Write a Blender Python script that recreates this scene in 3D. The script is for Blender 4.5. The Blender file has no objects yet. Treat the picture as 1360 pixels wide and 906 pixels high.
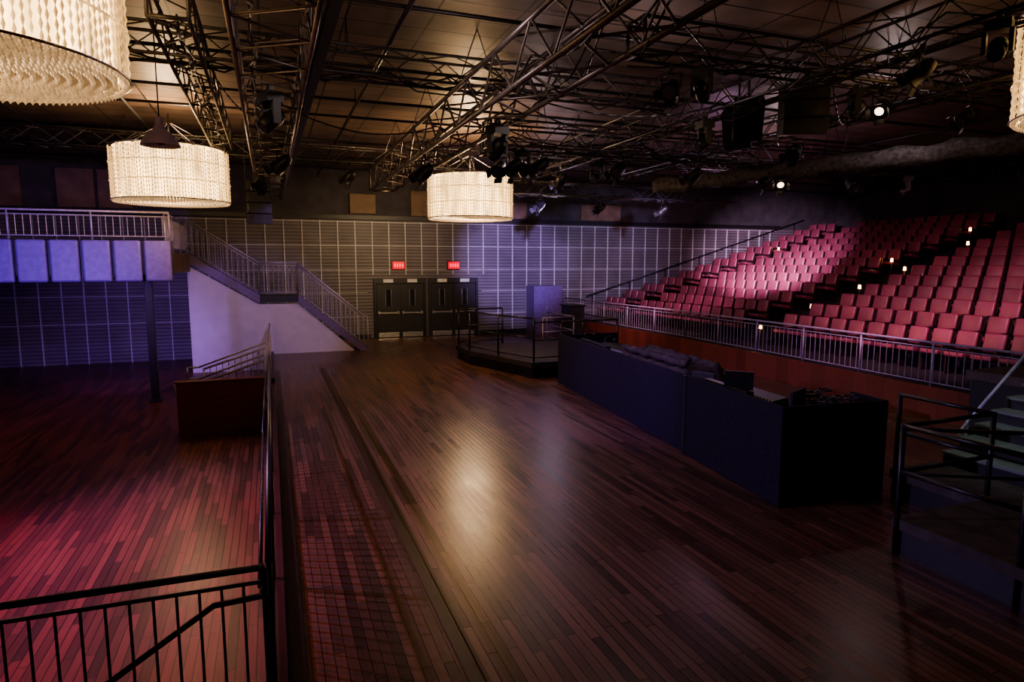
import bpy, math, random
from mathutils import Vector, Matrix
random.seed(7)
scene = bpy.context.scene
PI = math.pi

# ------------------------------------------------------------------ materials
def mat(name, col, rough=0.5, metal=0.0, var=0.15, nscale=8.0, emit=None, estr=0.0, bump=0.0, spec=0.5):
    m = bpy.data.materials.new(name); m.use_nodes = True
    nt = m.node_tree; N = nt.nodes; L = nt.links
    b = N["Principled BSDF"]
    b.inputs["Roughness"].default_value = rough
    b.inputs["Metallic"].default_value = metal
    b.inputs["Specular IOR Level"].default_value = spec
    tc = N.new("ShaderNodeTexCoord"); no = N.new("ShaderNodeTexNoise")
    no.inputs["Scale"].default_value = nscale; no.inputs["Detail"].default_value = 3
    L.new(tc.outputs["Object"], no.inputs["Vector"])
    cr = N.new("ShaderNodeValToRGB")
    cr.color_ramp.elements[0].position = 0.3; cr.color_ramp.elements[1].position = 0.7
    lo = [c*(1-var) for c in col]; hi = [min(1, c*(1+var)) for c in col]
    cr.color_ramp.elements[0].color = (*lo, 1); cr.color_ramp.elements[1].color = (*hi, 1)
    L.new(no.outputs["Fac"], cr.inputs["Fac"]); L.new(cr.outputs["Color"], b.inputs["Base Color"])
    if emit:
        b.inputs["Emission Color"].default_value = (*emit, 1)
        b.inputs["Emission Strength"].default_value = estr
    if bump:
        bp = N.new("ShaderNodeBump"); bp.inputs["Strength"].default_value = bump
        L.new(no.outputs["Fac"], bp.inputs["Height"]); L.new(bp.outputs["Normal"], b.inputs["Normal"])
    return m

def wood_mat(name, c1, c2, cm, bw, rh, rough, rot=PI/2, spec=0.5, gloss_var=0.10):
    m = bpy.data.materials.new(name); m.use_nodes = True
    nt = m.node_tree; N = nt.nodes; L = nt.links; b = N["Principled BSDF"]
    tc = N.new("ShaderNodeTexCoord"); mp = N.new("ShaderNodeMapping")
    mp.inputs["Rotation"].default_value = (0, 0, rot)
    L.new(tc.outputs["Object"], mp.inputs["Vector"])
    br = N.new("ShaderNodeTexBrick")
    br.inputs["Scale"].default_value = 1.0
    br.inputs["Brick Width"].default_value = bw; br.inputs["Row Height"].default_value = rh
    br.inputs["Mortar Size"].default_value = 0.004; br.inputs["Mortar Smooth"].default_value = 0.2
    br.inputs["Bias"].default_value = -0.1
    br.offset = 0.37; br.offset_frequency = 2; br.squash = 1.3; br.squash_frequency = 3
    br.inputs["Color1"].default_value = (*c1, 1); br.inputs["Color2"].default_value = (*c2, 1)
    br.inputs["Mortar"].default_value = (*cm, 1)
    L.new(mp.outputs["Vector"], br.inputs["Vector"])
    mp2 = N.new("ShaderNodeMapping"); mp2.inputs["Scale"].default_value = (1.2, 30, 30)
    L.new(mp.outputs["Vector"], mp2.inputs["Vector"])
    gn = N.new("ShaderNodeTexNoise"); gn.inputs["Scale"].default_value = 1.0; gn.inputs["Detail"].default_value = 4
    L.new(mp2.outputs["Vector"], gn.inputs["Vector"])
    mr = N.new("ShaderNodeMapRange"); mr.inputs["To Min"].default_value = 0.55; mr.inputs["To Max"].default_value = 1.4
    L.new(gn.outputs["Fac"], mr.inputs["Value"])
    big = N.new("ShaderNodeTexNoise"); big.inputs["Scale"].default_value = 0.6; big.inputs["Detail"].default_value = 5
    L.new(tc.outputs["Object"], big.inputs["Vector"])
    mx = N.new("ShaderNodeMix"); mx.data_type = 'RGBA'; mx.blend_type = 'MULTIPLY'; mx.inputs["Factor"].default_value = 1
    L.new(br.outputs["Color"], mx.inputs["A"]); L.new(mr.outputs["Result"], mx.inputs["B"])
    L.new(mx.outputs["Result"], b.inputs["Base Color"])
    rr = N.new("ShaderNodeMapRange"); rr.inputs["To Min"].default_value = rough-gloss_var; rr.inputs["To Max"].default_value = rough+gloss_var
    L.new(big.outputs["Fac"], rr.inputs["Value"])
    # per-plank gloss difference
    bw_ = N.new("ShaderNodeRGBToBW"); L.new(br.outputs["Color"], bw_.inputs["Color"])
    pm = N.new("ShaderNodeMath"); pm.operation='MULTIPLY_ADD'; pm.inputs[1].default_value=0.9
    L.new(bw_.outputs["Val"], pm.inputs[0]); L.new(rr.outputs["Result"], pm.inputs[2])
    L.new(pm.outputs[0], b.inputs["Roughness"])
    bp = N.new("ShaderNodeBump"); bp.inputs["Strength"].default_value = 0.45; bp.inputs["Distance"].default_value = 0.004
    sub = N.new("ShaderNodeMath"); sub.operation = 'SUBTRACT'; sub.inputs[0].default_value = 1.0
    L.new(br.outputs["Fac"], sub.inputs[1]); L.new(sub.outputs[0], bp.inputs["Height"])
    L.new(bp.outputs["Normal"], b.inputs["Normal"])
    b.inputs["Specular IOR Level"].default_value = spec
    return m

def ribbed_mat(name, col, dark, scale, rough=0.5, axis='Z'):
    m = bpy.data.materials.new(name); m.use_nodes = True
    nt = m.node_tree; N = nt.nodes; L = nt.links; b = N["Principled BSDF"]
    tc = N.new("ShaderNodeTexCoord"); w = N.new("ShaderNodeTexWave")
    w.bands_direction = axis; w.inputs["Scale"].default_value = scale; w.inputs["Distortion"].default_value = 0.0
    L.new(tc.outputs["Object"], w.inputs["Vector"])
    no = N.new("ShaderNodeTexNoise"); no.inputs["Scale"].default_value = 1.3
    L.new(tc.outputs["Object"], no.inputs["Vector"])
    cr = N.new("ShaderNodeValToRGB")
    cr.color_ramp.elements[0].color = (*dark, 1); cr.color_ramp.elements[1].color = (*col, 1)
    L.new(w.outputs["Fac"], cr.inputs["Fac"])
    mr = N.new("ShaderNodeMapRange"); mr.inputs["To Min"].default_value = 0.6; mr.inputs["To Max"].default_value = 1.4
    L.new(no.outputs["Fac"], mr.inputs["Value"])
    mx = N.new("ShaderNodeMix"); mx.data_type = 'RGBA'; mx.blend_type = 'MULTIPLY'; mx.inputs["Factor"].default_value = 1
    L.new(cr.outputs["Color"], mx.inputs["A"]); L.new(mr.outputs["Result"], mx.inputs["B"])
    L.new(mx.outputs["Result"], b.inputs["Base Color"]); b.inputs["Roughness"].default_value = rough
    bp = N.new("ShaderNodeBump"); bp.inputs["Strength"].default_value = 0.3; bp.inputs["Distance"].default_value = 0.02
    L.new(w.outputs["Fac"], bp.inputs["Height"]); L.new(bp.outputs["Normal"], b.inputs["Normal"])
    return m

M_floor = wood_mat("floor_wood", (0.16,0.078,0.050), (0.042,0.023,0.018), (0.007,0.004,0.003), 1.1, 0.085, 0.26)
M_pit = wood_mat("pit_wood", (0.16,0.046,0.032), (0.046,0.016,0.013), (0.008,0.003,0.003), 1.0, 0.085, 0.32)
M_mahog = wood_mat("mahogany", (0.18,0.05,0.03), (0.12,0.034,0.02), (0.03,0.01,0.008), 2.4, 0.4, 0.34, rot=0)
M_curb = wood_mat("curb_wood", (0.06,0.018,0.014), (0.04,0.013,0.011), (0.01,0.004,0.003), 2.4, 0.4, 0.4, rot=0)
M_trimwood = mat("nosing_wood", (0.035,0.015,0.011), 0.4)
M_wall = ribbed_mat("wall_corrugated", (0.15,0.13,0.145), (0.075,0.066,0.073), 2.4)
M_batten = mat("batten_metal", (0.50,0.49,0.52), 0.5, 0.1)
M_darkwall = mat("dark_wall", (0.055,0.048,0.055), 0.8, nscale=2, var=0.3)
M_ply = mat("plywood_panel", (0.16,0.10,0.06), 0.6, nscale=2, var=0.3)
M_black = mat("black_paint", (0.014,0.013,0.015), 0.45)
M_blackm = mat("black_metal", (0.035,0.033,0.036), 0.38, 0.5)
M_truss = mat("truss_metal", (0.075,0.07,0.07), 0.4, 0.5, nscale=3, var=0.4)
M_trussm = mat("main_truss_metal", (0.19,0.17,0.165), 0.38, 0.5, nscale=3, var=0.4)
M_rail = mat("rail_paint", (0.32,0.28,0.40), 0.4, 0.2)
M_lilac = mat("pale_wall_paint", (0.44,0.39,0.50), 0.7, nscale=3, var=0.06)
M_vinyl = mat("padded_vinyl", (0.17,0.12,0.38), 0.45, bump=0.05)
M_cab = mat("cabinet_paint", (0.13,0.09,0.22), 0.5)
M_seat = mat("red_vinyl", (0.20,0.052,0.078), 0.38, nscale=0.9, var=0.3)
M_seatdk = mat("seat_shell", (0.025,0.010,0.014), 0.5)
M_carpet = mat("dark_carpet", (0.012,0.009,0.012), 0.95, nscale=30, var=0.4)
M_booth = mat("booth_cloth", (0.014,0.010,0.022), 0.85, nscale=20, var=0.3, spec=0.2)
M_deck = mat("riser_deck", (0.045,0.034,0.030), 0.6, nscale=6, var=0.4)
M_tarp = mat("tarp_cloth", (0.05,0.038,0.036), 0.8, nscale=5, var=0.4, spec=0.2)
M_screen = mat("dark_glass", (0.02,0.022,0.03), 0.12)
M_steel = mat("brushed_steel", (0.5,0.5,0.5), 0.3, 0.9)
M_exit = mat("exit_red", (0.5,0.0,0.01), 0.4, emit=(1.0,0.003,0.03), estr=0.42)
M_white = mat("white_label", (0.6,0.6,0.6), 0.5)
M_exlet = mat("exit_letters", (0.8,0.3,0.3), 0.4, emit=(1.0,0.15,0.2), estr=0.8)
M_lens = mat("lit_lens", (1,0.85,0.6), 0.2, emit=(1,0.72,0.5), estr=2.2)
M_candle = mat("aisle_glow", (1,0.7,0.4), 0.3, emit=(1,0.46,0.15), estr=6)
M_glass = mat("lens_glass", (0.05,0.05,0.07), 0.08)
M_tread = mat("stair_tread", (0.14,0.16,0.16), 0.6)
M_drape = mat("drape_cloth", (0.07,0.062,0.068), 0.85, nscale=12, var=0.5, bump=0.4, spec=0.2)
M_pend = mat("pendant_enamel", (0.26,0.20,0.34), 0.35)

def ceil_mat():
    m = bpy.data.materials.new("ceiling_panels"); m.use_nodes = True
    nt = m.node_tree; N = nt.nodes; L = nt.links; b = N["Principled BSDF"]
    tc = N.new("ShaderNodeTexCoord"); br = N.new("ShaderNodeTexBrick")
    br.offset = 0.0; br.inputs["Scale"].default_value = 1
    br.inputs["Brick Width"].default_value = 1.2; br.inputs["Row Height"].default_value = 0.6
    br.inputs["Mortar Size"].default_value = 0.018
    br.inputs["Color1"].default_value = (0.20,0.145,0.118,1); br.inputs["Color2"].default_value = (0.115,0.088,0.078,1)
    br.inputs["Mortar"].default_value = (0.008,0.007,0.007,1)
    L.new(tc.outputs["Object"], br.inputs["Vector"])
    no = N.new("ShaderNodeTexNoise"); no.inputs["Scale"].default_value = 1.5; no.inputs["Detail"].default_value = 5
    L.new(tc.outputs["Object"], no.inputs["Vector"])
    mr = N.new("ShaderNodeMapRange"); mr.inputs["To Min"].default_value = 0.3; mr.inputs["To Max"].default_value = 1.7
    L.new(no.outputs["Fac"], mr.inputs["Value"])
    mx = N.new("ShaderNodeMix"); mx.data_type='RGBA'; mx.blend_type='MULTIPLY'; mx.inputs["Factor"].default_value=1
    L.new(br.outputs["Color"], mx.inputs["A"]); L.new(mr.outputs["Result"], mx.inputs["B"])
    L.new(mx.outputs["Result"], b.inputs["Base Color"]); b.inputs["Roughness"].default_value = 0.5
    return m
M_ceil = ceil_mat()

def emis(name, col, strength, base=(0.6,0.55,0.45), nscale=9, lo=0.6, stretch=(1,1,1)):
    m = bpy.data.materials.new(name); m.use_nodes = True
    nt = m.node_tree; N = nt.nodes; L = nt.links; b = N["Principled BSDF"]
    b.inputs["Base Color"].default_value = (*base,1); b.inputs["Roughness"].default_value = 0.2
    tc = N.new("ShaderNodeTexCoord"); no = N.new("ShaderNodeTexNoise"); no.inputs["Scale"].default_value = nscale
    mp = N.new("ShaderNodeMapping"); mp.inputs["Scale"].default_value = stretch
    L.new(tc.outputs["Object"], mp.inputs["Vector"]); L.new(mp.outputs["Vector"], no.inputs["Vector"])
    mr = N.new("ShaderNodeMapRange"); mr.inputs["From Min"].default_value=0.3; mr.inputs["From Max"].default_value=0.7
    mr.inputs["To Min"].default_value = strength*lo; mr.inputs["To Max"].default_value = strength*(2-lo)
    L.new(no.outputs["Fac"], mr.inputs["Value"]); L.new(mr.outputs["Result"], b.inputs["Emission Strength"])
    b.inputs["Emission Color"].default_value = (*col,1)
    return m
M_crys = emis("crystal_strands", (1.0,0.58,0.22), 0.50, base=(0.22,0.17,0.11), nscale=12, lo=0.35, stretch=(1,1,0.12))
M_diff = emis("drum_glow", (1.0,0.61,0.25), 1.9, lo=0.4, nscale=6, base=(0.2,0.16,0.1), stretch=(1,1,0.2))
M_bot = emis("drum_bottom_glow", (1.0,0.54,0.22), 0.07, lo=0.7, nscale=4, base=(0.10,0.075,0.05))
M_botb = emis("bottom_beads", (1.0,0.60,0.28), 0.24, base=(0.2,0.16,0.12))

# ------------------------------------------------------------------ mesh builder
class MB:
    def __init__(s): s.v=[]; s.f=[]; s.m=[]; s.s=[]; s.mats=[]
    def mi(s, m):
        if m not in s.mats: s.mats.append(m)
        return s.mats.index(m)
    def add(s, vs, fs, m, smooth=False):
        o=len(s.v); k=s.mi(m)
        s.v.extend([tuple(p) for p in vs])
        for i,f in enumerate(fs):
            s.f.append([o+j for j in f]); s.m.append(k)
            s.s.append(smooth if isinstance(smooth,bool) else smooth[i])
    def box(s,x0,x1,y0,y1,z0,z1,m):
        vs=[(x0,y0,z0),(x1,y0,z0),(x1,y1,z0),(x0,y1,z0),(x0,y0,z1),(x1,y0,z1),(x1,y1,z1),(x0,y1,z1)]
        s.add(vs,[(3,2,1,0),(4,5,6,7),(0,1,5,4),(1,2,6,5),(2,3,7,6),(3,0,4,7)],m)
    def obox(s,c,size,R,m):
        c=Vector(c); vs=[]
        for dx,dy,dz in [(-1,-1,-1),(1,-1,-1),(1,1,-1),(-1,1,-1),(-1,-1,1),(1,-1,1),(1,1,1),(-1,1,1)]:
            vs.append(c+R@Vector((dx*size[0]/2,dy*size[1]/2,dz*size[2]/2)))
        s.add(vs,[(3,2,1,0),(4,5,6,7),(0,1,5,4),(1,2,6,5),(2,3,7,6),(3,0,4,7)],m)
    def tube(s,p0,p1,r,m,n=6,r2=None,cap=True):
        p0=Vector(p0);p1=Vector(p1);d=(p1-p0)
        if d.length<1e-6: return
        d.normalize(); a=Vector((0,0,1)) if abs(d.z)<0.95 else Vector((1,0,0))
        u=d.cross(a).normalized(); w=d.cross(u); r2=r if r2 is None else r2
        vs=[]
        for i in range(n):
            t=2*PI*i/n; e=u*math.cos(t)+w*math.sin(t); vs+= [p0+e*r, p1+e*r2]
        fs=[(2*i,2*((i+1)%n),2*((i+1)%n)+1,2*i+1) for i in range(n)]; sm=[n>4]*n
        if cap:
            fs.append([2*i for i in range(n)][::-1]); fs.append([2*i+1 for i in range(n)]); sm+=[False,False]
        s.add(vs,fs,m,sm)
    def path(s,pts,r,m,n=6):
        for a,b in zip(pts[:-1],pts[1:]): s.tube(a,b,r,m,n)
    def prism(s,pts,vec,m):
        n=len(pts); v=Vector(vec); vs=[Vector(p) for p in pts]+[Vector(p)+v for p in pts]
        fs=[list(range(n))[::-1],[n+i for i in range(n)]]+[(i,(i+1)%n,n+(i+1)%n,n+i) for i in range(n)]
        s.add(vs,fs,m)
    def lathe(s,prof,c,m,n=32,R=None,cap=False):
        c=Vector(c); R=R or Matrix.Identity(3); vs=[];fs=[]
        k=len(prof)
        for i in range(n):
            t=2*PI*i/n
            for r,z in prof: vs.append(c+R@Vector((r*math.cos(t),r*math.sin(t),z)))
        for i in range(n):
            j=(i+1)%n
            for q in range(k-1): fs.append((i*k+q,j*k+q,j*k+q+1,i*k+q+1))
        s.add(vs,fs,m,True)
    def disc(s,c,r,m,n=32,R=None):
        c=Vector(c); R=R or Matrix.Identity(3)
        s.add([c+R@Vector((r*math.cos(2*PI*i/n),r*math.sin(2*PI*i/n),0)) for i in range(n)],[list(range(n))],m)
    def octa(s,c,rx,rz,m):
        x,y,z=c
        s.add([(x+rx,y,z),(x,y+rx,z),(x-rx,y,z),(x,y-rx,z),(x,y,z+rz),(x,y,z-rz)],
              [(0,1,4),(1,2,4),(2,3,4),(3,0,4),(1,0,5),(2,1,5),(3,2,5),(0,3,5)],m,False)
    def mesh(s,name):
        me=bpy.data.meshes.new(name); me.from_pydata(s.v,[],s.f)
        for m in s.mats: me.materials.append(m)
        me.polygons.foreach_set("material_index",s.m); me.polygons.foreach_set("use_smooth",s.s); me.update()
        return me
    def obj(s,name,bevel=0.0,loc=None):
        o=bpy.data.objects.new(name,s.mesh(name)); scene.collection.objects.link(o)
        if bevel:
            b=o.modifiers.new("bevel",'BEVEL'); b.width=bevel; b.segments=2; b.limit_method='ANGLE'
        if loc: o.location=loc
        return o
def inst(me,name,loc,rot=(0,0,0)):
    o=bpy.data.objects.new(name,me); scene.collection.objects.link(o); o.location=loc; o.rotation_euler=rot; return o

# ------------------------------------------------------------------ camera
cd=bpy.data.cameras.new("camera"); cam=bpy.data.objects.new("camera",cd); scene.collection.objects.link(cam)
cam.location=(0,0,3.0); cd.sensor_width=36; cd.lens=22.5; cd.clip_end=200
cam.rotation_euler=(math.radians(90-6.9),0,math.radians(-20.6)); scene.camera=cam

# ------------------------------------------------------------------ room shell
XL,XR,YB,YF,ZC=-9.0,28.0,26.0,-3.0,6.6
b=MB(); b.box(0.0,XR,YF,YB,-0.7,0,M_floor); b.obj("floor")
b=MB(); b.box(XL,-0.15,YF,YB,-0.7,-0.5,M_pit); b.obj("floor_lower")
b=MB(); b.box(XL,XR,YF,YB,ZC,ZC+0.2,M_ceil); b.obj("ceiling")
b=MB(); b.box(XL-0.3,XR+0.3,YB,YB+0.3,-0.7,4.7,M_wall); b.box(XL-0.3,XR+0.3,YB,YB+0.3,4.7,ZC+0.2,M_darkwall); b.obj("wall_back")
b=MB(); b.box(XL-0.3,XL,YF,YB,-0.7,ZC+0.2,M_darkwall); b.obj("wall_left")
b=MB(); b.box(XR,XR+0.3,YF,YB,-0.7,ZC+0.2,M_darkwall); b.obj("wall_right")
b=MB(); b.box(XL-0.3,XR+0.3,YF-0.3,YF,-0.7,ZC+0.2,M_darkwall); b.obj("wall_front")
b=MB()
x=XL+0.3
while x<24:
    lo = -0.5 if x<-0.2 else 0.0
    if 3.5<x<8.5: lo=2.55
    b.box(x-0.016,x+0.016,YB-0.05,YB,lo,4.66,M_batten); x+=0.66
for z in (0.9,1.85,2.75,3.7,4.62):
    if z<2.5:
        b.box(XL,3.6,YB-0.04,YB,z-0.010,z+0.010,M_batten); b.box(8.4,24,YB-0.04,YB,z-0.010,z+0.010,M_batten)
    else: b.box(XL,24,YB-0.04,YB,z-0.011,z+0.011,M_batten)
b.obj("wall_batten_grid")
b=MB(); b.box(XL,24,YB-0.35,YB,4.70,4.86,M_black); b.obj("trim_1")
b=MB()
for i,(x0,x1,z0,z1) in enumerate([(5.4,6.5,4.9,5.9),(6.55,7.6,4.9,5.9),(3.0,4.0,4.95,5.7),(-6.6,-5.5,4.9,6.2),(-5.4,-4.4,4.9,6.2),(-8.6,-7.6,4.9,6.2),(9.2,10.4,4.9,5.6),(13,15,4.9,5.6)]):
    b.box(x0,x1,YB-0.12,YB,z0,z1,M_ply)
b.obj("plywood_wall_panels",0.01)
b=MB(); b.box(0,3.7,YB-0.05,YB,0,0.18,M_black); b.box(8.3,12,YB-0.05,YB,0,0.18,M_black); b.obj("baseboard_back")
b=MB(); b.box(-7,12,YF+0.02,1.3,-0.5,1.15,M_black); b.box(-7.05,12.05,YF+0.02,1.35,1.15,1.2,M_floor); b.obj("stage_platform")

b=MB(); b.box(-0.15,0.0,4.3,14.4,-0.5,0.10,M_curb); b.box(-0.15,0.0,17.2,22.5,-0.5,0.10,M_curb)
b.box(-0.15,0,14.4,17.2,-0.5,0.0,M_curb); b.box(-0.15,0,YF,4.3,-0.5,0.0,M_curb); b.box(-0.15,0,22.5,YB,-0.5,0.0,M_curb)
b.obj("trim_2")
b=MB(); b.box(1.22,1.31,4.0,19.0,0.0,0.012,M_trimwood); b.box(1.34,1.37,4.0,19.0,0,0.01,M_curb); b.obj("trim_3")
b=MB(); b.box(0.02,0.14,4.0,19,0,0.012,M_trimwood); b.obj("trim_4")

# ------------------------------------------------------------------ railings
def rail(b,p0,p1,h,m,sp=0.14,rt=0.026,rb=0.009,post=1.6,low=0.1,toprails=1,pr=0.022):
    p0=Vector(p0);p1=Vector(p1);d=p1-p0; L=Vector((d.x,d.y,0)).length
    up=Vector((0,0,1))
    b.tube(p0+up*h,p1+up*h,rt,m,8)
    if toprails>1: b.tube(p0+up*(h-0.1),p1+up*(h-0.1),0.014,m,6)
    b.tube(p0+up*low,p1+up*low,0.014,m,6)
    n=max(1,round(L/post))
    for i in range(n+1):
        q=p0+d*(i/n); b.tube(q,q+up*h,pr,m,8)
    k=int(L/sp)
    hh=h-(0.1 if toprails>1 else 0)
    for i in range(1,k):
        q=p0+d*(i/k); b.tube(q+up*low,q+up*hh,rb,m,4,cap=False)

b=MB(); rail(b,(-0.09,4.4,0.10),(-0.09,14.3,0.10),0.92,M_blackm,toprails=2,rb=0.013)
b.path([(-0.16,4.6,0.75),(-0.18,9,0.75),(-0.18,14.2,0.75)],0.016,M_blackm); b.obj("divider_railing")
b=MB(); rail(b,(-0.09,17.3,0.10),(-0.09,22.2,0.10),0.95,M_rail); b.obj("divider_railing")
b=MB(); rail(b,(-0.12,4.36,-0.5),(-5.0,4.42,-0.5),1.5,M_blackm,sp=0.13,rt=0.024,toprails=2,post=1.9,low=0.12)
hp=[(-0.14,4.24,0.86),(-0.42,4.22,0.86),(-1.05,4.2,0.47),(-1.9,4.2,-0.05),(-2.1,4.2,-0.05),(-2.1,4.2,-0.5)]
b.path(hp,0.02,M_blackm,8)
b.tube((-0.14,4.36,0.86),(-0.14,4.24,0.86),0.012,M_blackm)
b.obj("guard_railing")
b=MB()
for i in range(3): b.box(-0.15-0.3*(i+1),-0.15-0.3*i,2.9,4.15,-0.5,-0.125*(i+1),M_pit)
b.obj("pit_steps")

b=MB(); b.box(-1.88,-0.20,14.32,14.46,-0.5,0.58,M_mahog); b.box(-1.91,-0.17,14.29,14.49,0.58,0.62,M_mahog); b.obj("wood_guard_panel",0.006)
b=MB()
for i in range(3): b.box(-0.16-0.32*(i+1),-0.16-0.32*i,14.5,17.2,-0.5,-0.125*(i+1),M_pit)
b.obj("pit_steps")
b=MB()
for y in (14.7,16.9):
    pts=[(-0.2,y,1.05),(-1.7,y,0.52),(-1.95,y,0.52),(-1.95,y,0.25),(-1.75,y,0.25)]
    b.path(pts,0.022,M_rail,8)
    rail(b,(-0.2,y,0.0),(-1.6,y,-0.45),0.92,M_rail,sp=0.13,post=1.4)
b.obj("pit_stair_railing")

# ------------------------------------------------------------------ balcony
b=MB()
b.box(XL+0.01,-2.4,18.12,YB-0.06,2.95,3.3,M_black)
b.box(XL+0.01,-2.25,18.0,18.12,2.72,3.55,M_black)
b.box(-2.45,-2.35,18.12,22.5,2.75,3.3,M_ply)
for x in range(-8,-2,2): b.box(x-0.1,x+0.1,18.45,YB-0.06,2.7,2.95,M_black)
b.obj("balcony_deck")
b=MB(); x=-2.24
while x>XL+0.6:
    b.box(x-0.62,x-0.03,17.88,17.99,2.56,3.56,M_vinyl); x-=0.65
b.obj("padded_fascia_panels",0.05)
b=MB(); rail(b,(XL+0.05,18.1,3.56),(-2.3,18.1,3.56),0.69,M_rail,sp=0.15,toprails=2); rail(b,(-2.42,18.2,3.3),(-2.42,22.4,3.3),0.95,M_rail,sp=0.15,toprails=2); b.obj("balcony_railing")
b=MB(); b.box(-2.95,-2.77,18.15,18.30,-0.5,2.7,M_black); b.box(-3.0,-2.72,18.1,18.4,-0.5,-0.44,M_blackm); b.box(-3.0,-2.72,18.13,18.4,2.62,2.72,M_blackm); b.box(-2.95,-2.77,18.15,18.3,2.72,2.95,M_black); b.obj("steel_column",0.01)

# ------------------------------------------------------------------ staircase
SY0,SY1=22.5,23.7
xa,za=-2.4,3.3; xb,zb=-0.35,1.95; xc=0.85; xd,zd=3.1,0.0
b=MB()
n1=8
for i in range(n1):
    t0=i/n1; x0=xa+(xb-xa)*t0; x1=xa+(xb-xa)*(i+1)/n1; z=za+(zb-za)*(i+1)/n1
    b.box(x0-0.02,x1,SY0+0.06,SY1-0.06,z-0.05,z,M_tread)
n2=11
for i in range(n2):
    x0=xc+(xd-xc)*i/n2; x1=xc+(xd-xc)*(i+1)/n2; z=zb-(zb)*(i+1)/n2
    if z>0.05: b.box(x0-0.02,x1,SY0+0.06,SY1-0.06,z-0.05,z,M_tread)
b.box(xb,xc,SY0,SY1,zb-0.22,zb,M_black)
for y in (SY0,SY1-0.06):
    b.prism([(xa,y,za+0.02),(xb,y,zb+0.02),(xb,y,zb-0.25),(xa,y,za-0.28)],(0,0.06,0),M_cab)
    b.prism([(xc,y,zb+0.02),(xd,y,0.05),(xd,y,0.0),(xd-0.25,y,0.0),(xc,y,zb-0.25)],(0,0.06,0),M_cab)
b.obj("balcony_staircase")
b=MB()
for y in (SY0+0.03,SY1-0.03):
    rail(b,(xa,y,za),(xb,y,zb),1.08,M_rail,sp=0.15,toprails=2,post=2.1,rb=0.015)
    rail(b,(xb,y,zb),(xc,y,zb),1.08,M_rail,sp=0.15,toprails=2,rb=0.015)
    rail(b,(xc,y,zb),(xd,y,0.02),1.08,M_rail,sp=0.15,toprails=2,post=2.3,rb=0.015)
b.obj("staircase_railing")
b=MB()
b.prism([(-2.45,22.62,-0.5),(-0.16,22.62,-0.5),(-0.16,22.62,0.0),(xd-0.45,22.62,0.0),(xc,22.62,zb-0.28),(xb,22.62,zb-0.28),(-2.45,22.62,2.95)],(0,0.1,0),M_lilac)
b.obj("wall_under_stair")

# ------------------------------------------------------------------ doors
def dbl(name,x0,x1):
    b=MB(); y=YB
    b.box(x0,x1,y-0.10,y-0.0,2.2,2.42,M_black); b.box(x0,x0+0.1,y-0.1,y,0,2.2,M_black); b.box(x1-0.1,x1,y-0.1,y,0,2.2,M_black)
    xm=(x0+x1)/2
    for a,c in ((x0+0.11,xm-0.01),(xm+0.01,x1-0.11)):
        b.box(a,c,y-0.07,y-0.02,0.01,2.18,M_black)
        b.box(a+0.06,c-0.06,y-0.08,y-0.07,0.03,0.22,M_steel)
        b.box(a+0.05,c-0.05,y-0.15,y-0.11,0.98,1.04,M_steel)
        b.box(a+0.06,a+0.12,y-0.12,y-0.07,0.95,1.09,M_steel); b.box(c-0.12,c-0.06,y-0.12,y-0.07,0.95,1.09,M_steel)
        b.box((a+c)/2-0.10,(a+c)/2+0.10,y-0.08,y-0.07,1.3,1.95,M_screen)
        b.box((a+c)/2-0.12,(a+c)/2-0.10,y-0.085,y-0.07,1.28,1.97,M_steel)
        b.box((a+c)/2+0.10,(a+c)/2+0.12,y-0.085,y-0.07,1.28,1.97,M_steel)
        b.box((a+c)/2-0.2,(a+c)/2+0.2,y-0.12,y-0.1,2.24,2.38,M_white)
    b.obj(name,0.006)
dbl("door_1",3.84,5.98); dbl("door_2",6.06,8.2)
for xx in (4.85,7.15):
    b=MB(); b.box(xx-0.24,xx+0.24,YB-0.16,YB-0.08,2.78,3.08,M_exit); b.box(xx-0.27,xx+0.27,YB-0.08,YB,2.75,3.11,M_black)
    for i,xo in enumerate((-0.15,-0.05,0.05,0.15)):
        b.box(xx+xo-0.02,xx+xo+0.02,YB-0.17,YB-0.16,2.87,2.99,M_exlet)
    b.obj("exit_sign")
b=MB(); b.box(10.4,11.7,25.0,25.9,0,2.05,M_cab); b.box(10.45,11.03,24.97,25.0,0.05,2.0,M_cab); b.box(11.07,11.65,24.97,25.0,0.05,2.0,M_cab)
b.tube((11.0,24.94,0.9),(11.0,24.94,1.2),0.015,M_steel); b.obj("utility_cabinet",0.01)
b=MB(); b.box(11.1,11.7,22.9,23.8,0,1.3,M_black); b.box(11.05,11.75,22.85,23.85,1.3,1.36,M_black); b.box(11.2,11.6,22.88,22.9,0.2,1.1,M_blackm); b.obj("equipment_case",0.01)

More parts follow.
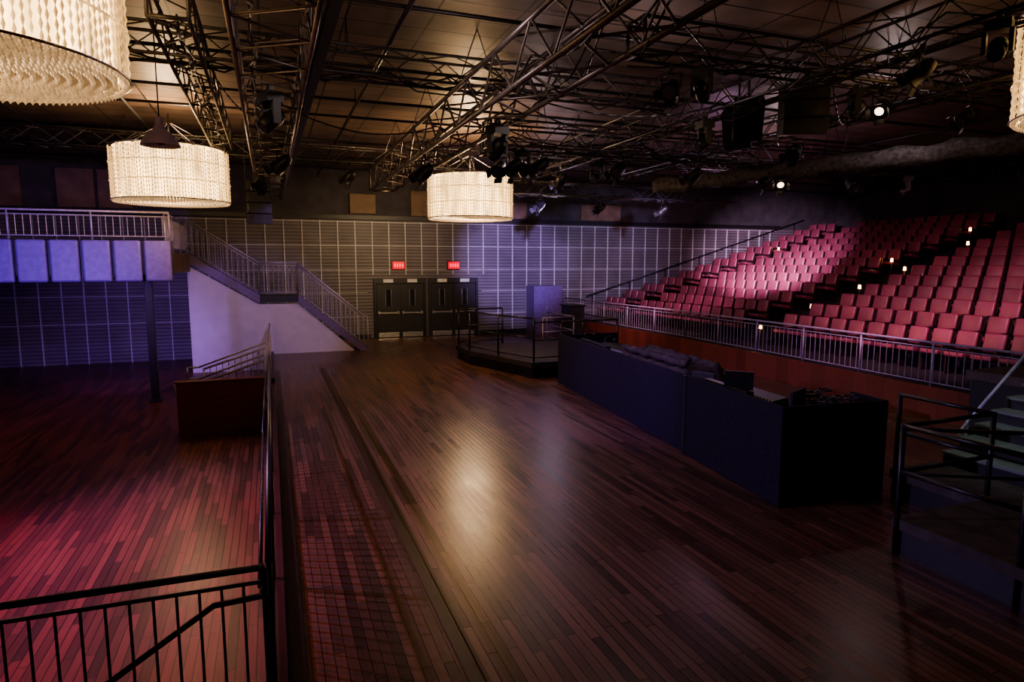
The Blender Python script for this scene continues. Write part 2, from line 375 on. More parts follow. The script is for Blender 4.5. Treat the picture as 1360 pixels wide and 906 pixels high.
# ------------------------------------------------------------------ riser platforms w/ rails
def piperail(b,pts,h,m,mid=True,r=0.024):
    up=Vector((0,0,1)); P=[Vector(p) for p in pts]
    for p,q in zip(P[:-1],P[1:]):
        b.tube(p+up*h,q+up*h,r,m,8)
        if mid: b.tube(p+up*h*0.55,q+up*h*0.55,r*0.8,m,8); b.tube(p+up*0.12,q+up*0.12,r*0.8,m,8)
    for p in P: b.tube(p,p+up*h,r*1.15,m,8)
b=MB()
b.prism([(6.3,15.3,0.28),(9.0,15.3,0.28),(9.0,19.6,0.28),(5.45,19.6,0.28),(5.45,18.2,0.28)],(0,0,0.14),M_deck)
b.prism([(6.35,15.35,0.0),(8.95,15.35,0.0),(8.95,19.55,0.0),(5.5,19.55,0.0),(5.5,18.2,0.0)],(0,0,0.28),M_black)
piperail(b,[(6.4,15.4,0.42),(5.9,16.8,0.42),(5.52,18.3,0.42),(5.52,19.5,0.42),(7.0,19.5,0.42)],1.15,M_blackm)
piperail(b,[(6.4,15.4,0.42),(7.2,15.4,0.42),(8.9,15.4,0.42),(8.9,17.5,0.42)],1.05,M_blackm)
piperail(b,[(8.9,20.6,0.0),(10.2,20.8,0.0),(10.2,23.2,0.0)],1.1,M_rail)
b.obj("wheelchair_riser")
b=MB()
b.box(5.97,8.2,3.2,4.6,0.27,0.38,M_deck); b.box(6.0,8.2,3.25,4.55,0,0.27,M_black)
b.box(7.35,8.2,4.6,5.75,0.27,0.38,M_deck); b.box(7.4,8.2,4.55,5.7,0,0.27,M_black)
for zz in (0.38+0.98,0.38+0.5): b.path([(6.0,3.4,zz),(5.97,4.55,zz)],0.026,M_blackm,8); b.path([(5.97,4.55,zz),(7.38,4.58,zz),(7.38,5.7,zz)],0.026,M_blackm,8)
b.path([(5.97,4.55,1.33),(7.1,3.9,1.33)],0.022,M_blackm,8)
b.path([(5.97,4.55,0.86),(7.1,3.9,0.86)],0.018,M_blackm)
for q in ((5.97,4.55),(7.1,3.9),(6.0,3.4),(7.38,4.58),(7.38,5.7)): b.tube((q[0],q[1],0.0),(q[0],q[1],1.38),0.028,M_blackm,8)
b.obj("stage_riser_with_rails")

# ------------------------------------------------------------------ stairs to seating
b=MB()
for i in range(6):
    z=0.38+0.16*(i+1); x0=8.25+0.30*i
    b.box(x0,10.2,4.35,5.7,z-0.16 if i else 0,z-0.03,M_black); b.box(x0-0.02,x0+0.31 if i<5 else 10.2,4.33,5.72,z-0.03,z,M_tread)
b.box(10.2,13.25,4.35,6.8,1.2,1.34,M_deck); b.box(10.25,13.2,4.4,6.75,0,1.2,M_black)
b.obj("seating_stairs")
b=MB()
b.path([(8.75,5.76,0.62),(8.6,5.76,0.72),(8.75,5.76,0.86),(10.1,5.76,1.95),(10.3,5.76,2.3),(12.9,5.76,2.3),(12.9,5.76,1.34)],0.024,M_rail,8)
b.path([(8.6,4.3,0.72),(8.75,4.3,0.95),(10.1,4.3,2.05),(10.3,4.3,2.3),(12.9,4.3,2.3),(12.9,4.3,1.34)],0.024,M_rail,8)
for y in (4.3,5.76):
    b.tube((8.75,y,0),(8.75,y,0.9),0.02,M_rail,8); b.tube((10.1,y,0),(10.1,y,1.95),0.02,M_rail,8)
b.obj("stair_handrail")

# ------------------------------------------------------------------ seating tiers
RISE,RUN,X0,Z0=0.28,0.95,13.3,0.6; NR=14
b=MB()
b.prism([(11.85,6.9,0.0),(13.3,6.9,0.0),(13.3,25.9,0.0),(12.15,25.9,0.0),(12.3,17.2,0.0)],(0,0,Z0),M_carpet)
for i in range(NR):
    b.box(X0+RUN*i, X0+RUN*(i+1) if i<NR-1 else XR-0.02, 3.5,25.9,0,Z0+RISE*i,M_carpet)
b.obj("seating_tiers")
b=MB()
b.prism([(11.80,6.85,0),(11.85,6.85,0),(12.3,17.2,0),(12.25,17.2,0)],(0,0,Z0+0.03),M_mahog)
b.prism([(12.25,17.2,0),(12.3,17.2,0),(12.15,25.9,0),(12.1,25.9,0)],(0,0,Z0+0.03),M_mahog)
b.prism([(11.8,6.85,0),(13.3,6.85,0),(13.3,6.9,0),(11.8,6.9,0)],(0,0,Z0+0.03),M_mahog)
b.obj("seating_front_fascia")
b=MB()
rail(b,(11.9,6.95,Z0),(12.35,17.1,Z0),0.88,M_rail,sp=0.15,toprails=2,rb=0.011)
rail(b,(12.35,17.1,Z0),(12.2,25.8,Z0),0.88,M_rail,sp=0.15,toprails=2,rb=0.011)
b.obj("seating_railing")
import bmesh
def bevbox(c,size,R,bev):
    bm=bmesh.new(); bmesh.ops.create_cube(bm,size=1)
    for v in bm.verts: v.co=Vector((v.co.x*size[0],v.co.y*size[1],v.co.z*size[2]))
    bmesh.ops.bevel(bm,geom=list(bm.edges),offset=bev,segments=2,affect='EDGES',profile=0.6)
    for v in bm.verts: v.co=Vector(c)+R@v.co
    bm.verts.index_update()
    vs=[v.co.copy() for v in bm.verts]; fs=[[v.index for v in f.verts] for f in bm.faces]; bm.free(); return vs,fs
Rb=Matrix.Rotation(math.radians(12),3,'Y')
parts=[(bevbox((0.20,0,0.76),(0.09,0.44,0.40),Rb,0.04),M_seat),
       (bevbox((-0.02,0,0.44),(0.42,0.43,0.11),Matrix.Rotation(math.radians(10),3,'Y'),0.04),M_seat)]
seatb=MB()
def addseat(B,x,y,z):
    for (vs,fs),m in parts:
        B.add([v+Vector((x,y,z)) for v in vs],fs,m,True)
    B.box(x-0.2,x+0.2,y+0.25,y+0.295,z+0.58,z+0.63,M_seatdk)
    B.box(x-0.05,x+0.15,y+0.25,y+0.29,z,z+0.58,M_seatdk)
    B.obox((x+0.255,y,z+0.60),(0.03,0.46,0.62),Rb,M_seatdk)
cand=MB()
for i in range(NR-1):
    xr=X0+RUN*i+0.5; z=Z0+RISE*i
    for (ya,yb) in ((7.2,14.9),(16.3,22.6),(23.6,25.7)):
        if i<2 and ya<8: ya=7.4
        k=int((yb-ya)/0.56)
        for j in range(k):
            addseat(seatb,xr+random.uniform(-.01,.01),ya+0.28+j*0.56,z)
seatb.obj("theater_seat_rows")
b=MB()
for i in range(NR-1):
    for (ya,yb) in ((15.05,16.15),(22.8,23.55)):
        b.box(X0+RUN*i+0.48,X0+RUN*(i+1),ya,yb,Z0+RISE*i,Z0+RISE*i+0.14,M_carpet)
b.obj("aisle_steps")
AL=[(0,14.95),(2,14.95),(3,22.7),(4,14.95),(6,14.95),(6,22.7),(7,16.2),(9,14.95),(9,23.55),(11,16.2),(1,22.7)]
for i,ys in AL:
    x=X0+RUN*i+0.12; z=Z0+RISE*i
    cand.tube((x,ys,z),(x,ys,z+0.5),0.025,M_seatdk,8); cand.tube((x,ys,z+0.5),(x,ys,z+0.62),0.045,M_candle,10,r2=0.035)
cand.obj("aisle_lights")
b=MB(); pts=[(X0,25.8,Z0+0.95),(X0+RUN*NR-1,25.8,Z0+RISE*(NR-1)+0.95)]
b.path(pts,0.03,M_blackm,8)
for i in range(0,NR-1,2): b.tube((X0+RUN*i+0.3,25.8,Z0+RISE*i),(X0+RUN*i+0.3,25.8,Z0+RISE*i+1.0),0.02,M_blackm,6)
b.obj("side_handrail")

# ------------------------------------------------------------------ FOH booth
A=(6.73,14.6);B_=(5.75,5.96);C=(7.3,5.79);D=(8.4,14.6); H=1.27
def wallseg(b,p,q,z0,z1,th,m):
    p=Vector((*p,0));q=Vector((*q,0));d=(q-p).normalized();nrm=Vector((-d.y,d.x,0))*th
    b.prism([p+Vector((0,0,z0)),q+Vector((0,0,z0)),q+nrm+Vector((0,0,z0)),p+nrm+Vector((0,0,z0))],(0,0,z1-z0),m)
b=MB()
S=(6.02,8.3)
wallseg(b,B_,S,0,H,-0.06,M_booth); wallseg(b,(6.06,8.32),A,0,H-0.02,-0.06,M_booth)
wallseg(b,B_,C,0,H,0.06,M_booth); wallseg(b,A,(8.4,14.6),0,H-0.05,-0.06,M_booth)
wallseg(b,(7.38,6.4),(8.4,14.6),0,0.75,0.05,M_booth); wallseg(b,C,(7.38,6.4),0,H,0.06,M_booth)
b.box(6.0,6.04,8.26,8.32,0.0,H,M_black)
b.obj("sound_booth_enclosure",0.012)
b=MB()
wd=Vector((A[0]-B_[0],A[1]-B_[1],0)).normalized(); ang=math.atan2(wd.x,wd.y); Rz=Matrix.Rotation(-ang,3,'Z')
def bp(s_,off,z):
    q=Vector((B_[0],B_[1],0))+wd*s_+Vector((wd.y,-wd.x,0))*off; return (q.x,q.y,z)
b.obox(bp(4.4,0.6,0.86),(0.85,8.0,0.05),Rz,M_black)
for s_ in (0.6,2.5,4.4,6.3,8.2):
    for o in (0.25,0.95): b.tube(bp(s_,o,0),bp(s_,o,0.84),0.025,M_blackm)
b.obj("booth_table")
def console(s_,ln,name):
    b=MB(); Rt=Rz@Matrix.Rotation(math.radians(-10),3,'Y')
    b.obox(bp(s_,0.55,1.0),(0.7,ln,0.14),Rt,M_black)
    b.obox(bp(s_,0.27,1.13),(0.12,ln,0.22),Rz,M_blackm)
    n=int(ln/0.07)
    for i in range(n):
        o=-ln/2+0.05+i*0.07
        c=Vector(bp(s_+o,0.62,1.09))
        b.obox(c,(0.03,0.02,0.03),Rz,M_white)
        for k in (0.36,0.43,0.5):
            p=Vector(bp(s_+o,k,1.10)); b.tube(p,p+Vector((0,0,0.03)),0.012,M_steel,6)
    b.obj(name,0.008)
console(6.9,1.6,"mixing_console"); console(1.6,1.1,"lighting_console")
b=MB(); nx,ny=18,56; vs=[];fs=[]
for j in range(ny+1):
    for i in range(nx+1):
        u=i/nx; s_=2.75+2.8*j/ny; off=0.14+0.95*u
        edge=min(1,min(u,1-u)*7); e2=min(1,min(j,ny-j)/3)
        z=0.93+(0.30+0.06*(u>0.75))*edge*e2+0.012*math.sin(j*0.7+u*9)+0.010*math.sin(u*23+j*0.4)+random.uniform(-.006,.006)+0.06*u
        vs.append(bp(s_,off,z))
for j in range(ny):
    for i in range(nx): a=j*(nx+1)+i; fs.append((a,a+1,a+nx+2,a+nx+1))
b.add(vs,fs,M_tarp,True); o=b.obj("tarp_covered_console"); sm=o.modifiers.new("thick",'SOLIDIFY'); sm.thickness=0.01
# rolled cloth bundles on the covered console
b=MB()
for (s0,s1,o0,o1,r) in ((2.9,5.3,0.35,0.28,0.07),(3.3,5.0,0.62,0.55,0.06)):
    p=Vector(bp(s0,o0,1.33)); q=Vector(bp(s1,o1,1.33)); n=16; pv=None; pr_=r
    for t in range(n+1):
        c=p.lerp(q,t/n)+Vector((0,0,0.012*math.sin(t*1.7))); rr_=r*(1+0.18*math.sin(t*2.1))*(0.6 if t in(0,n) else 1)
        if pv is not None: b.tube(pv,c,pr_,M_tarp,10,r2=rr_,cap=(t in (1,n)))
        pv=c; pr_=rr_
b.obj("rolled_cloth")
def monitor(s_,off,z,w,h,rz):
    b=MB(); R=Rz@Matrix.Rotation(rz,3,'Z'); c=Vector(bp(s_,off,z))
    b.obox(c+Vector((0,0,h/2+0.12)),(0.04,w,h),R,M_black)
    b.obox(c+Vector((0,0,h/2+0.12))+R@Vector((0.022,0,0)),(0.004,w-0.04,h-0.04),R,M_screen)
    b.obox(c+Vector((0,0,h/2+0.12))+R@Vector((-0.022,0,0)),(0.01,w*0.5,h*0.5),R,M_blackm)
    b.tube(c,c+Vector((0,0,0.14)),0.02,M_black,8); b.obox(c+Vector((0,0,0.008)),(0.18,0.24,0.016),R,M_black)
    b.obj("computer_monitor",0.005)
monitor(1.45,0.35,1.08,0.4,0.26,0.9); monitor(2.4,0.35,0.885,0.4,0.28,0.5); monitor(0.75,0.8,0.885,0.5,0.3,-1.0)
b=MB(); b.obox(bp(5.85,0.55,0.9),(0.25,0.36,0.02),Rz,M_blackm); b.obox(bp(5.85,0.40,1.02),(0.02,0.36,0.24),Rz,M_screen); b.obj("laptop",0.004)
b=MB(); b.box(7.75,8.2,13.2,14.3,0,1.0,M_black)
for z in (0.15,0.35,0.55,0.75): b.box(7.73,7.75,13.3,14.2,z,z+0.15,M_blackm)
b.obj("equipment_rack",0.01)
b=MB()
for s_ in (7.5,6.3):
    b.path([bp(s_,0.25,1.2),bp(s_,0.28,1.40),bp(s_,0.4,1.45),bp(s_,0.5,1.38)],0.007,M_blackm); p=bp(s_,0.5,1.38); b.tube(p,(p[0],p[1],p[2]-0.06),0.02,M_black,8,r2=0.035)
b.obj("gooseneck_lamps")
b=MB()
for k in range(14):
    cx,cy=bp(0.6+random.uniform(-0.3,0.4),1.15+random.uniform(-.2,.15),0)[:2]; r=random.uniform(0.08,0.2)
    pts=[(cx+r*math.cos(t*0.6),cy+r*math.sin(t*0.6),1.0+0.06*k/3+random.uniform(0,0.04)) for t in range(12)]
    b.path(pts,0.012,M_black,5)
b.obox(bp(0.65,1.2,0.5),(0.5,0.8,1.0),Rz,M_black); b.obj("cable_heap")
def chair(x,y,name):
    b=MB(); b.lathe([(0.0,0.0),(0.2,0.0),(0.22,0.03),(0.2,0.07),(0.0,0.08)],(x,y,0.62),M_black,20)
    b.tube((x,y,0.05),(x,y,0.62),0.03,M_blackm,8)
    for k in range(5):
        t=k*2*PI/5; b.tube((x,y,0.1),(x+0.25*math.cos(t),y+0.25*math.sin(t),0.03),0.02,M_blackm)
    b.box(x+0.14,x+0.18,y-0.2,y+0.2,0.8,1.15,M_black); b.tube((x+0.1,y,0.64),(x+0.16,y,0.85),0.015,M_blackm); b.obj(name,0.01)
chair(7.3,9.4,"booth_stool"); chair(7.6,11.8,"booth_stool")

# ------------------------------------------------------------------ chandeliers
def chand_mesh():
    b=MB(); R0=1.2; n=132
    for i in range(n):
        t=2*PI*i/n; rj=R0+random.uniform(-0.012,0.012); ph=random.uniform(0,0.09)
        x=rj*math.cos(t); y=rj*math.sin(t)
        for k in range(12): b.octa((x,y,0.02+ph+k*0.091),0.015,0.056,M_crys)
    b.lathe([(1.13,0.02),(1.13,1.15)],(0,0,0),M_diff,64)
    b.disc((0,0,0.03),1.12,M_bot,64)
    r=0.08
    while r<1.2:
        k=max(5,int(2*PI*r/0.062))
        for i in range(k):
            t=2*PI*i/k; b.octa((r*math.cos(t),r*math.sin(t),-0.01),0.024,0.036,M_botb)
        r+=0.085
    for z in (0.0,0.4,0.8,1.15):
        b.lathe([(1.215,z-0.012),(1.235,z),(1.215,z+0.012)],(0,0,0),M_steel if z in(0,1.15) else M_crys,64)
    for t in range(3):
        a=t*PI/3; b.tube((1.2*math.cos(a),1.2*math.sin(a),1.15),(-1.2*math.cos(a),-1.2*math.sin(a),1.15),0.02,M_blackm)
    for t in range(6):
        a=t*PI/3; b.tube((1.15*math.cos(a),1.15*math.sin(a),1.15),(0.05*math.cos(a),0.05*math.sin(a),1.75),0.007,M_blackm,4)
    b.tube((0,0,1.15),(0,0,1.95),0.02,M_blackm,8)
    return b.mesh("crystal_drum_chandelier")
cm=chand_mesh()
CH=[((-2.30,6.6,4.59),1.0,20,38),((-1.95,16.2,4.36),0.97,60,95),((5.18,17.0,4.22),0.95,125,130),((9.02,4.3,4.66),1.0,5,12)]
for loc,sc,_,_ in CH:
    o=inst(cm,"crystal_drum_chandelier",loc); o.scale=(sc,sc,sc)

b=MB(); c=(-1.43,10.9,4.72)
b.lathe([(0.27,0.0),(0.26,0.03),(0.2,0.15),(0.1,0.22),(0.06,0.3),(0.05,0.4),(0.0,0.42)],c,M_pend,32)
b.lathe([(0.26,0.0),(0.19,0.14),(0.0,0.2)],c,M_white,32); b.lathe([(0,0.0),(0.05,0.03),(0.06,0.08),(0.0,0.16)],c,M_glass,16)
b.tube((c[0],c[1],c[2]+0.4),(c[0],c[1],ZC),0.01,M_black); b.obj("pendant_dome_lamp")

# ------------------------------------------------------------------ trusses
def truss(name,p0,p1,w=0.5,h=0.5,bay=0.5,hang=True,m=None,rc=0.024,rd=0.011):
    m=m or M_truss
    b=MB(); p0=Vector(p0);p1=Vector(p1); d=p1-p0; L=d.length; d.normalize()
    side=d.cross(Vector((0,0,1))).normalized()*w/2; up=Vector((0,0,h))
    cs=[-side,side,side+up,-side+up]
    for c in cs: b.tube(p0+c,p1+c,rc,m,8)
    n=int(L/bay)
    for i in range(n):
        a=p0+d*(L*i/n); e=p0+d*(L*(i+1)/n)
        for k in range(4):
            q,r_=cs[k],cs[(k+1)%4]
            if i%2: q,r_=r_,q
            b.tube(a+q,e+r_,rd,m,5,cap=False)
    for t in (0,1):
        a=p0 if t==0 else p1
        for k in range(4): b.tube(a+cs[k],a+cs[(k+1)%4],rc,m,6)
    if hang:
        k=max(2,int(L/4)+1)
        for i in range(k):
            q=p0+d*(L*(i+0.3)/k)
            for c in (cs[2],cs[3]): b.tube(q+c,Vector((q.x,q.y,ZC)),0.008,M_blackm,4)
    for lane in range(3):
        off=random.uniform(-w/2,w/2); pts=[]
        k=int(L/0.45)
        for i in range(k+1):
            q=p0+d*(L*i/k)+side.normalized()*(off+random.uniform(-.05,.05))+Vector((0,0,random.choice((0.02,0.06,-0.07,0.0,h*0.4))+random.uniform(-.04,.03)))
            pts.append(q)
        b.path(pts,0.013,M_black,5)
    return b.obj(name)
truss("lighting_truss",(3.15,2.0,5.1),(3.15,19.2,5.1),0.65,0.6,bay=0.6,m=M_trussm,rc=0.036,rd=0.017)
truss("lighting_truss",(0.12,3.5,5.2),(0.12,24.0,5.2),0.75,0.5,m=M_trussm,rc=0.028,rd=0.013)
truss("lighting_truss",(-0.9,8.0,5.6),(-0.9,16.5,5.6),0.4,0.4)
truss("lighting_truss",(-6.5,10.2,5.78),(6.9,10.2,5.78),0.4,0.4)
truss("lighting_truss",(-7.5,18.2,5.78),(5.8,18.9,5.78),0.4,0.4)
truss("lighting_truss",(4.2,12.6,5.35),(20,12.6,5.35),0.5,0.5)
truss("lighting_truss",(7.2,2.0,5.5),(7.2,21,5.5),0.5,0.5)
truss("lighting_truss",(4.4,7.3,5.6),(15,7.3,5.6),0.4,0.4)
truss("lighting_truss",(9.8,3.5,5.55),(9.8,17.5,5.55),0.4,0.4)
truss("lighting_truss",(4.9,15.0,5.6),(18,15.6,5.6),0.4,0.4)
truss("lighting_truss",(6.6,19.5,5.2),(16,19.5,5.2),0.4,0.4)
b=MB()
for (p,q,sg) in [((3.3,9.5,5.7),(7.1,8.8,5.6),0.35),((3.3,9.6,5.7),(7.1,9.8,5.6),0.5),((0.3,12.0,5.7),(3.1,12.3,5.6),0.3),((4.4,12.6,5.8),(7.1,11.0,5.6),0.4),
    ((7.3,12.0,5.6),(9.7,12.5,5.6),0.4),((7.3,7.0,5.6),(9.8,9.0,5.6),0.35),((3.3,14.5,5.7),(5.0,15.0,5.7),0.3),((9.9,12.6,5.6),(13.0,12.6,5.5),0.3),((-0.7,10.3,5.8),(0,13,5.7),0.25),((7.3,15.2,5.6),(9.7,13.5,5.6),0.45)]:
    p=Vector(p);q=Vector(q); b.path([p.lerp(q,t/14)-Vector((0,0,sg*4*(t/14)*(1-t/14))) for t in range(15)],0.014,M_black,6)
b.obj("hanging_cables")
b=MB()
for y in (4.0,5.6,8.8,11.6,14.0,15.6,18.8,21.5,24): b.tube((XL,y,6.35),(XR,y,6.35),0.03,M_blackm,8)
for x in (-5,-2.6,1.8,9.5,12.0,15.5,19.5): b.tube((x,0,6.25),(x,25.5,6.25),0.035,M_blackm,8)
for x in (-5,-2.6,1.8,9.5,12.0,15.5,19.5):
    for y in (2,8,14,20,25): b.tube((x,y,6.25),(x,y,ZC),0.01,M_blackm,4)
b.obj("ceiling_pipe_grid")
b=MB()
for k,(x0,x1) in enumerate(((0.55,0.75),(0.8,0.95))):
    b.prism([(x0,5.0,6.0),(x1,5.0,6.0),(0.45+k*0.1,20,5.2),(0.35+k*0.1,20,5.2)],(0,0,0.14),M_blackm)
for y in (7,11,15,19): b.tube((0.6,y,5.4),(0.6,y,ZC),0.01,M_blackm)
b.obj("rigging_beam")
b=MB(); P0=Vector((10.2,15.7,5.15));P1=Vector((14.5,4.4,5.25)); n=60; vs=[];fs=[];k=14
dd=(P1-P0).normalized(); sd=dd.cross(Vector((0,0,1))).normalized()
for i in range(n+1):
    c=P0.lerp(P1,i/n); sag=0.03*math.sin(i*1.1)
    for j in range(k):
        t=2*PI*j/k; r=0.17+0.03*math.sin(i*1.3+j*1.7)+random.uniform(-.012,.012)
        vs.append(c+sd*r*math.cos(t)+Vector((0,0,r*1.15*math.sin(t)+sag)))
for i in range(n):
    for j in range(k): fs.append((i*k+j,i*k+(j+1)%k,(i+1)*k+(j+1)%k,(i+1)*k+j))
fs.append(list(range(k))[::-1]); fs.append([n*k+j for j in range(k)])
b.add(vs,fs,M_drape,True)
for i in range(6):
    q=P0.lerp(P1,(i+0.5)/6); b.tube(q,(q.x,q.y,ZC),0.012,M_blackm)
b.obj("rolled_drape_border")

# ------------------------------------------------------------------ stage lights
def par_mesh(lit):
    b=MB()
    b.box(-0.04,0.04,-0.04,0.04,-0.06,0.04,M_blackm); b.tube((0,0,-0.05),(0,0,-0.16),0.015,M_blackm)
    b.path([(-0.19,0,-0.42),(-0.19,0,-0.16),(0.19,0,-0.16),(0.19,0,-0.42)],0.014,M_blackm)
    R=Matrix.Rotation(math.radians(55),3,'X'); c=Vector((0,0,-0.40))
    b.lathe([(0.0,0.24),(0.08,0.22),(0.13,0.12),(0.155,0.0),(0.16,-0.2),(0.175,-0.2),(0.175,-0.23),(0.15,-0.23)],c,M_black,20,R)
    b.disc(c+R@Vector((0,0,-0.2)),0.155,M_glass,20,R)
    if lit: b.disc(c+R@Vector((0,0,-0.205)),0.09,M_lens,20,R)
    for a in range(4):
        Q=R@Matrix.Rotation(a*PI/2,3,'Z'); b.obox(c+Q@Vector((0.20,0,-0.29)),(0.01,0.2,0.13),Q@Matrix.Rotation(math.radians(-30),3,'Y'),M_black)
    return b.mesh("stage_light")
def head_mesh():
    b=MB(); b.box(-0.04,0.04,-0.04,0.04,-0.05,0.05,M_blackm)
    b.box(-0.17,0.17,-0.13,0.13,-0.2,-0.05,M_black)
    for sx in (-1,1): b.box(sx*0.17-0.03,sx*0.17+0.03,-0.06,0.06,-0.52,-0.18,M_black)
    R=Matrix.Rotation(math.radians(50),3,'X'); c=Vector((0,0,-0.45))
    b.lathe([(0,0.2),(0.1,0.19),(0.13,0.1),(0.13,-0.12),(0.11,-0.2),(0.09,-0.2)],c,M_black,16,R); b.disc(c+R@Vector((0,0,-0.19)),0.1,M_glass,16,R)
    return b.mesh("moving_head_light")
PM,PL,HM=par_mesh(False),par_mesh(True),head_mesh()
for (x,y,z,rz,k) in [(4.75,12.5,5.3,0.5,'p'),(4.5,12.7,5.3,2.5,'p'),(5.3,12.4,5.35,1.2,'p'),(5.0,12.7,5.35,-0.7,'h'),(2.9,12.5,5.1,1,'p'),(3.3,9.4,5.1,0.4,'h'),
    (7.1,12.35,5.35,2,'p'),(11.7,12.6,5.32,2.5,'L'),(11.3,12.6,5.32,1.0,'p'),(8.5,7.2,5.55,2.0,'L'),(8.1,7.3,5.55,1,'h'),(7.1,4.7,5.5,2,'h'),(7.2,5.6,5.5,0.4,'p'),
    (5.0,7.4,5.55,2.2,'p'),(5.4,7.3,5.55,-1,'h'),(0.1,9,5.2,2,'h'),(0.3,13,5.2,1,'p'),(-0.1,16,5.2,3,'p'),
    (-3,18.4,5.75,0.2,'p'),(2.2,18.7,5.75,0.7,'p'),(9.2,12.6,5.35,0.4,'p'),(14,12.6,5.35,2.8,'p'),(16,12.6,5.35,0.8,'h'),(8.3,19.5,5.2,1.8,'p'),(10.5,19.5,5.2,1.2,'p'),(13,19.5,5.2,0.5,'p'),
    (7.2,9.6,5.5,1.4,'h'),(7.2,15.5,5.5,0.2,'p'),(10.5,7.3,5.6,0.9,'p'),(12.3,7.3,5.6,2.4,'h'),(-2.2,10.2,5.8,2.2,'p'),
    (6.2,15.0,5.6,0.4,'p'),(8.0,15.1,5.6,2.2,'h'),(11,15.3,5.6,1.1,'p'),(9.8,5.8,5.55,0.5,'p'),(9.8,10.2,5.55,2.0,'p')]:
    me={'p':PM,'L':PL,'h':HM}[k]; o=inst(me,"stage_light" if k!='h' else "moving_head_light",(x,y,z),(0,0,rz)); s_=0.68 if y<9 else 0.85; o.scale=(s_,s_,s_)
b=MB(); b.box(2.6,3.15,5.5,5.9,5.75,5.95,M_black); b.tube((2.95,5.5,5.85),(2.95,5.42,5.85),0.06,M_blackm,16); b.disc((2.95,5.41,5.85),0.05,M_glass,16,Matrix.Rotation(PI/2,3,'X'))
b.tube((2.87,5.7,5.95),(2.87,5.7,ZC),0.02,M_blackm); b.obj("ceiling_projector",0.015)
def linearray(x,y,ztop,n,rz,name,w=0.8):
    b=MB(); R0=Matrix.Rotation(rz,3,'Z'); z=ztop; a=0; yy=0
    for i in range(n):
        a=i*0.06; R=R0@Matrix.Rotation(a,3,'X')
        c=Vector((x,y,z-0.14))+R0@Vector((0,yy,0))
        b.obox(c,(w,0.4,0.25),R,M_black); b.obox(c+R@Vector((0,-0.205,0)),(w-0.06,0.01,0.21),R,M_blackm)
        z-=0.265*math.cos(a); yy+=0.265*math.sin(a)
    for sx in (-0.3,0.3):
        q=Vector((x,y,ztop))+R0@Vector((sx,0,0)); b.tube(q,(q.x,q.y,ZC),0.01,M_blackm)
    b.obj(name,0.01)
linearray(-0.2,18.0,5.1,4,0.1,"line_array_speaker",0.6); linearray(8.3,8.5,5.9,3,-0.5,"line_array_speaker",0.7)
b=MB()
for dx,rz in ((0,-0.6),(0.65,-0.9)):
    R=Matrix.Rotation(rz,3,'Z')@Matrix.Rotation(0.5,3,'X'); c=Vector((8.2+dx*0.5,9.7+dx,5.6))
    b.obox(c,(0.5,0.4,0.7),R,M_black); b.obox(c+R@Vector((0,-0.205,0)),(0.44,0.01,0.64),R,M_blackm); b.tube(c,(c.x,c.y,ZC),0.02,M_blackm)
b.obj("ceiling_loudspeaker",0.02)

# ------------------------------------------------------------------ lights
G=1.3
def spot(loc,tgt,col,power,angle,blend=0.5,size=0.1):
    l=bpy.data.lights.new("spot",'SPOT'); l.energy=power*G; l.color=col; l.spot_size=math.radians(angle); l.spot_blend=blend; l.shadow_soft_size=size
    o=bpy.data.objects.new("spot_lamp",l); scene.collection.objects.link(o); o.location=loc
    o.rotation_euler=(Vector(tgt)-Vector(loc)).to_track_quat('-Z','Y').to_euler(); return o
def point(loc,col,power,size=0.3):
    l=bpy.data.lights.new("point",'POINT'); l.energy=power*G; l.color=col; l.shadow_soft_size=size
    o=bpy.data.objects.new("glow_or_fill_point",l); scene.collection.objects.link(o); o.location=loc; return o
VIO=(0.32,0.15,1.0); LIL=(0.62,0.42,1.0); WARM=(1.0,0.66,0.36)
spot((-3.5,9.5,5.0),(-5.2,18.5,3.1),VIO,520,45,0.8)
spot((-5.5,11.5,2.2),(-5.0,26,1.1),(0.42,0.20,1.0),330,60,0.8)
spot((-4.0,17.0,1.5),(-4.0,26,-0.3),(0.50,0.24,1.0),260,60,0.8)
spot((1.5,13.5,5.0),(-0.3,22.6,1.4),LIL,360,36,0.6)
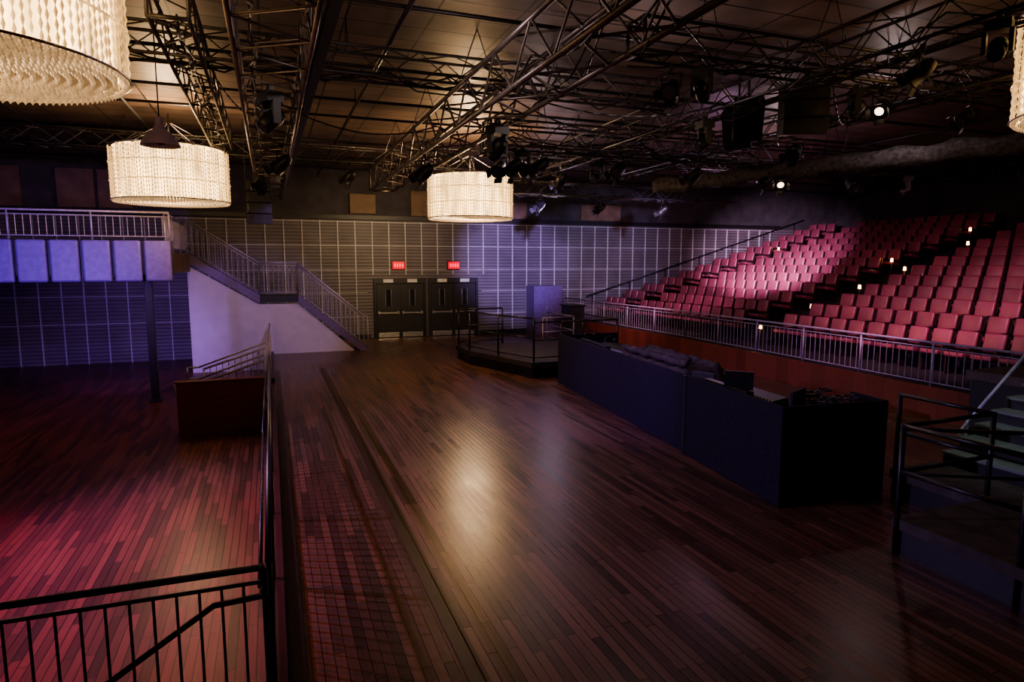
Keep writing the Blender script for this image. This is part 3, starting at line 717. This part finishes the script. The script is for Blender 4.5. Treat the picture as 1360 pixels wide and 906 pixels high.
spot((6.5,14.5,4.9),(9.8,26,3.0),(0.52,0.38,1.0),3300,28,0.8)
spot((11.0,14.0,4.8),(14.5,26,3.4),(0.50,0.50,1.0),1300,34,0.9)
spot((11.6,13.2,4.7),(19.0,20.8,3.0),(1.0,0.66,1.0),7000,34,0.9)
spot((9.8,8.5,4.6),(15.5,11.5,1.6),(1.0,0.44,0.58),700,70,0.9)
spot((10.0,17.0,4.7),(14.5,21.8,1.8),(1.0,0.50,0.74),600,80,0.9)
spot((-6.5,8.5,5.6),(-2.6,7.6,-0.5),(1.0,0.14,0.18),900,62,0.9)
spot((-6.0,9.3,4.7),(1.0,9.0,0),(0.55,0.40,1.0),1300,70,0.7,0.02)
spot((1.0,8.5,5.2),(6.5,11.0,0.6),(0.34,0.14,1.0),520,46,0.8)
spot((4.5,19.5,4.4),(4.2,26,2.6),(1.0,0.72,0.40),260,90,0.9)
spot((8.0,5.0,3.8),(9.2,5.2,0.4),(0.55,0.95,0.9),30,60,0.8)
for loc,sc,e1,e2 in CH:
    point((loc[0],loc[1],loc[2]-0.3),WARM,e1,0.35)
    point((loc[0],loc[1],loc[2]+1.4*sc),WARM,e2,0.25)
point((12,15,4.8),(0.85,0.5,0.85),28); point((9,20,4.7),(0.8,0.65,0.9),28)  # added low-power ambient fill, no fixture modelled here
for q in ((1.8,7.5,5.5),(5.4,8.6,5.5),(5.8,13.8,5.5),(11.5,9.5,5.6),(13,14.2,5.6),(-4.5,13.5,5.6)):  # added dim fills among the trusses to lift the ceiling, not real lamps
    point(q,(0.95,0.74,0.72),14,0.12)
for i,ys in AL[::2]:
    point((X0+RUN*i-0.1,ys,Z0+RISE*i+0.6),(1.0,0.5,0.2),1.2,0.05)
w=bpy.data.worlds.new("world"); w.use_nodes=True; w.node_tree.nodes["Background"].inputs[0].default_value=(0.02,0.018,0.03,1); w.node_tree.nodes["Background"].inputs[1].default_value=0.5; scene.world=w
scene.view_settings.view_transform='AgX'
scene.view_settings.look='AgX - Medium High Contrast'
scene.view_settings.exposure=0.9
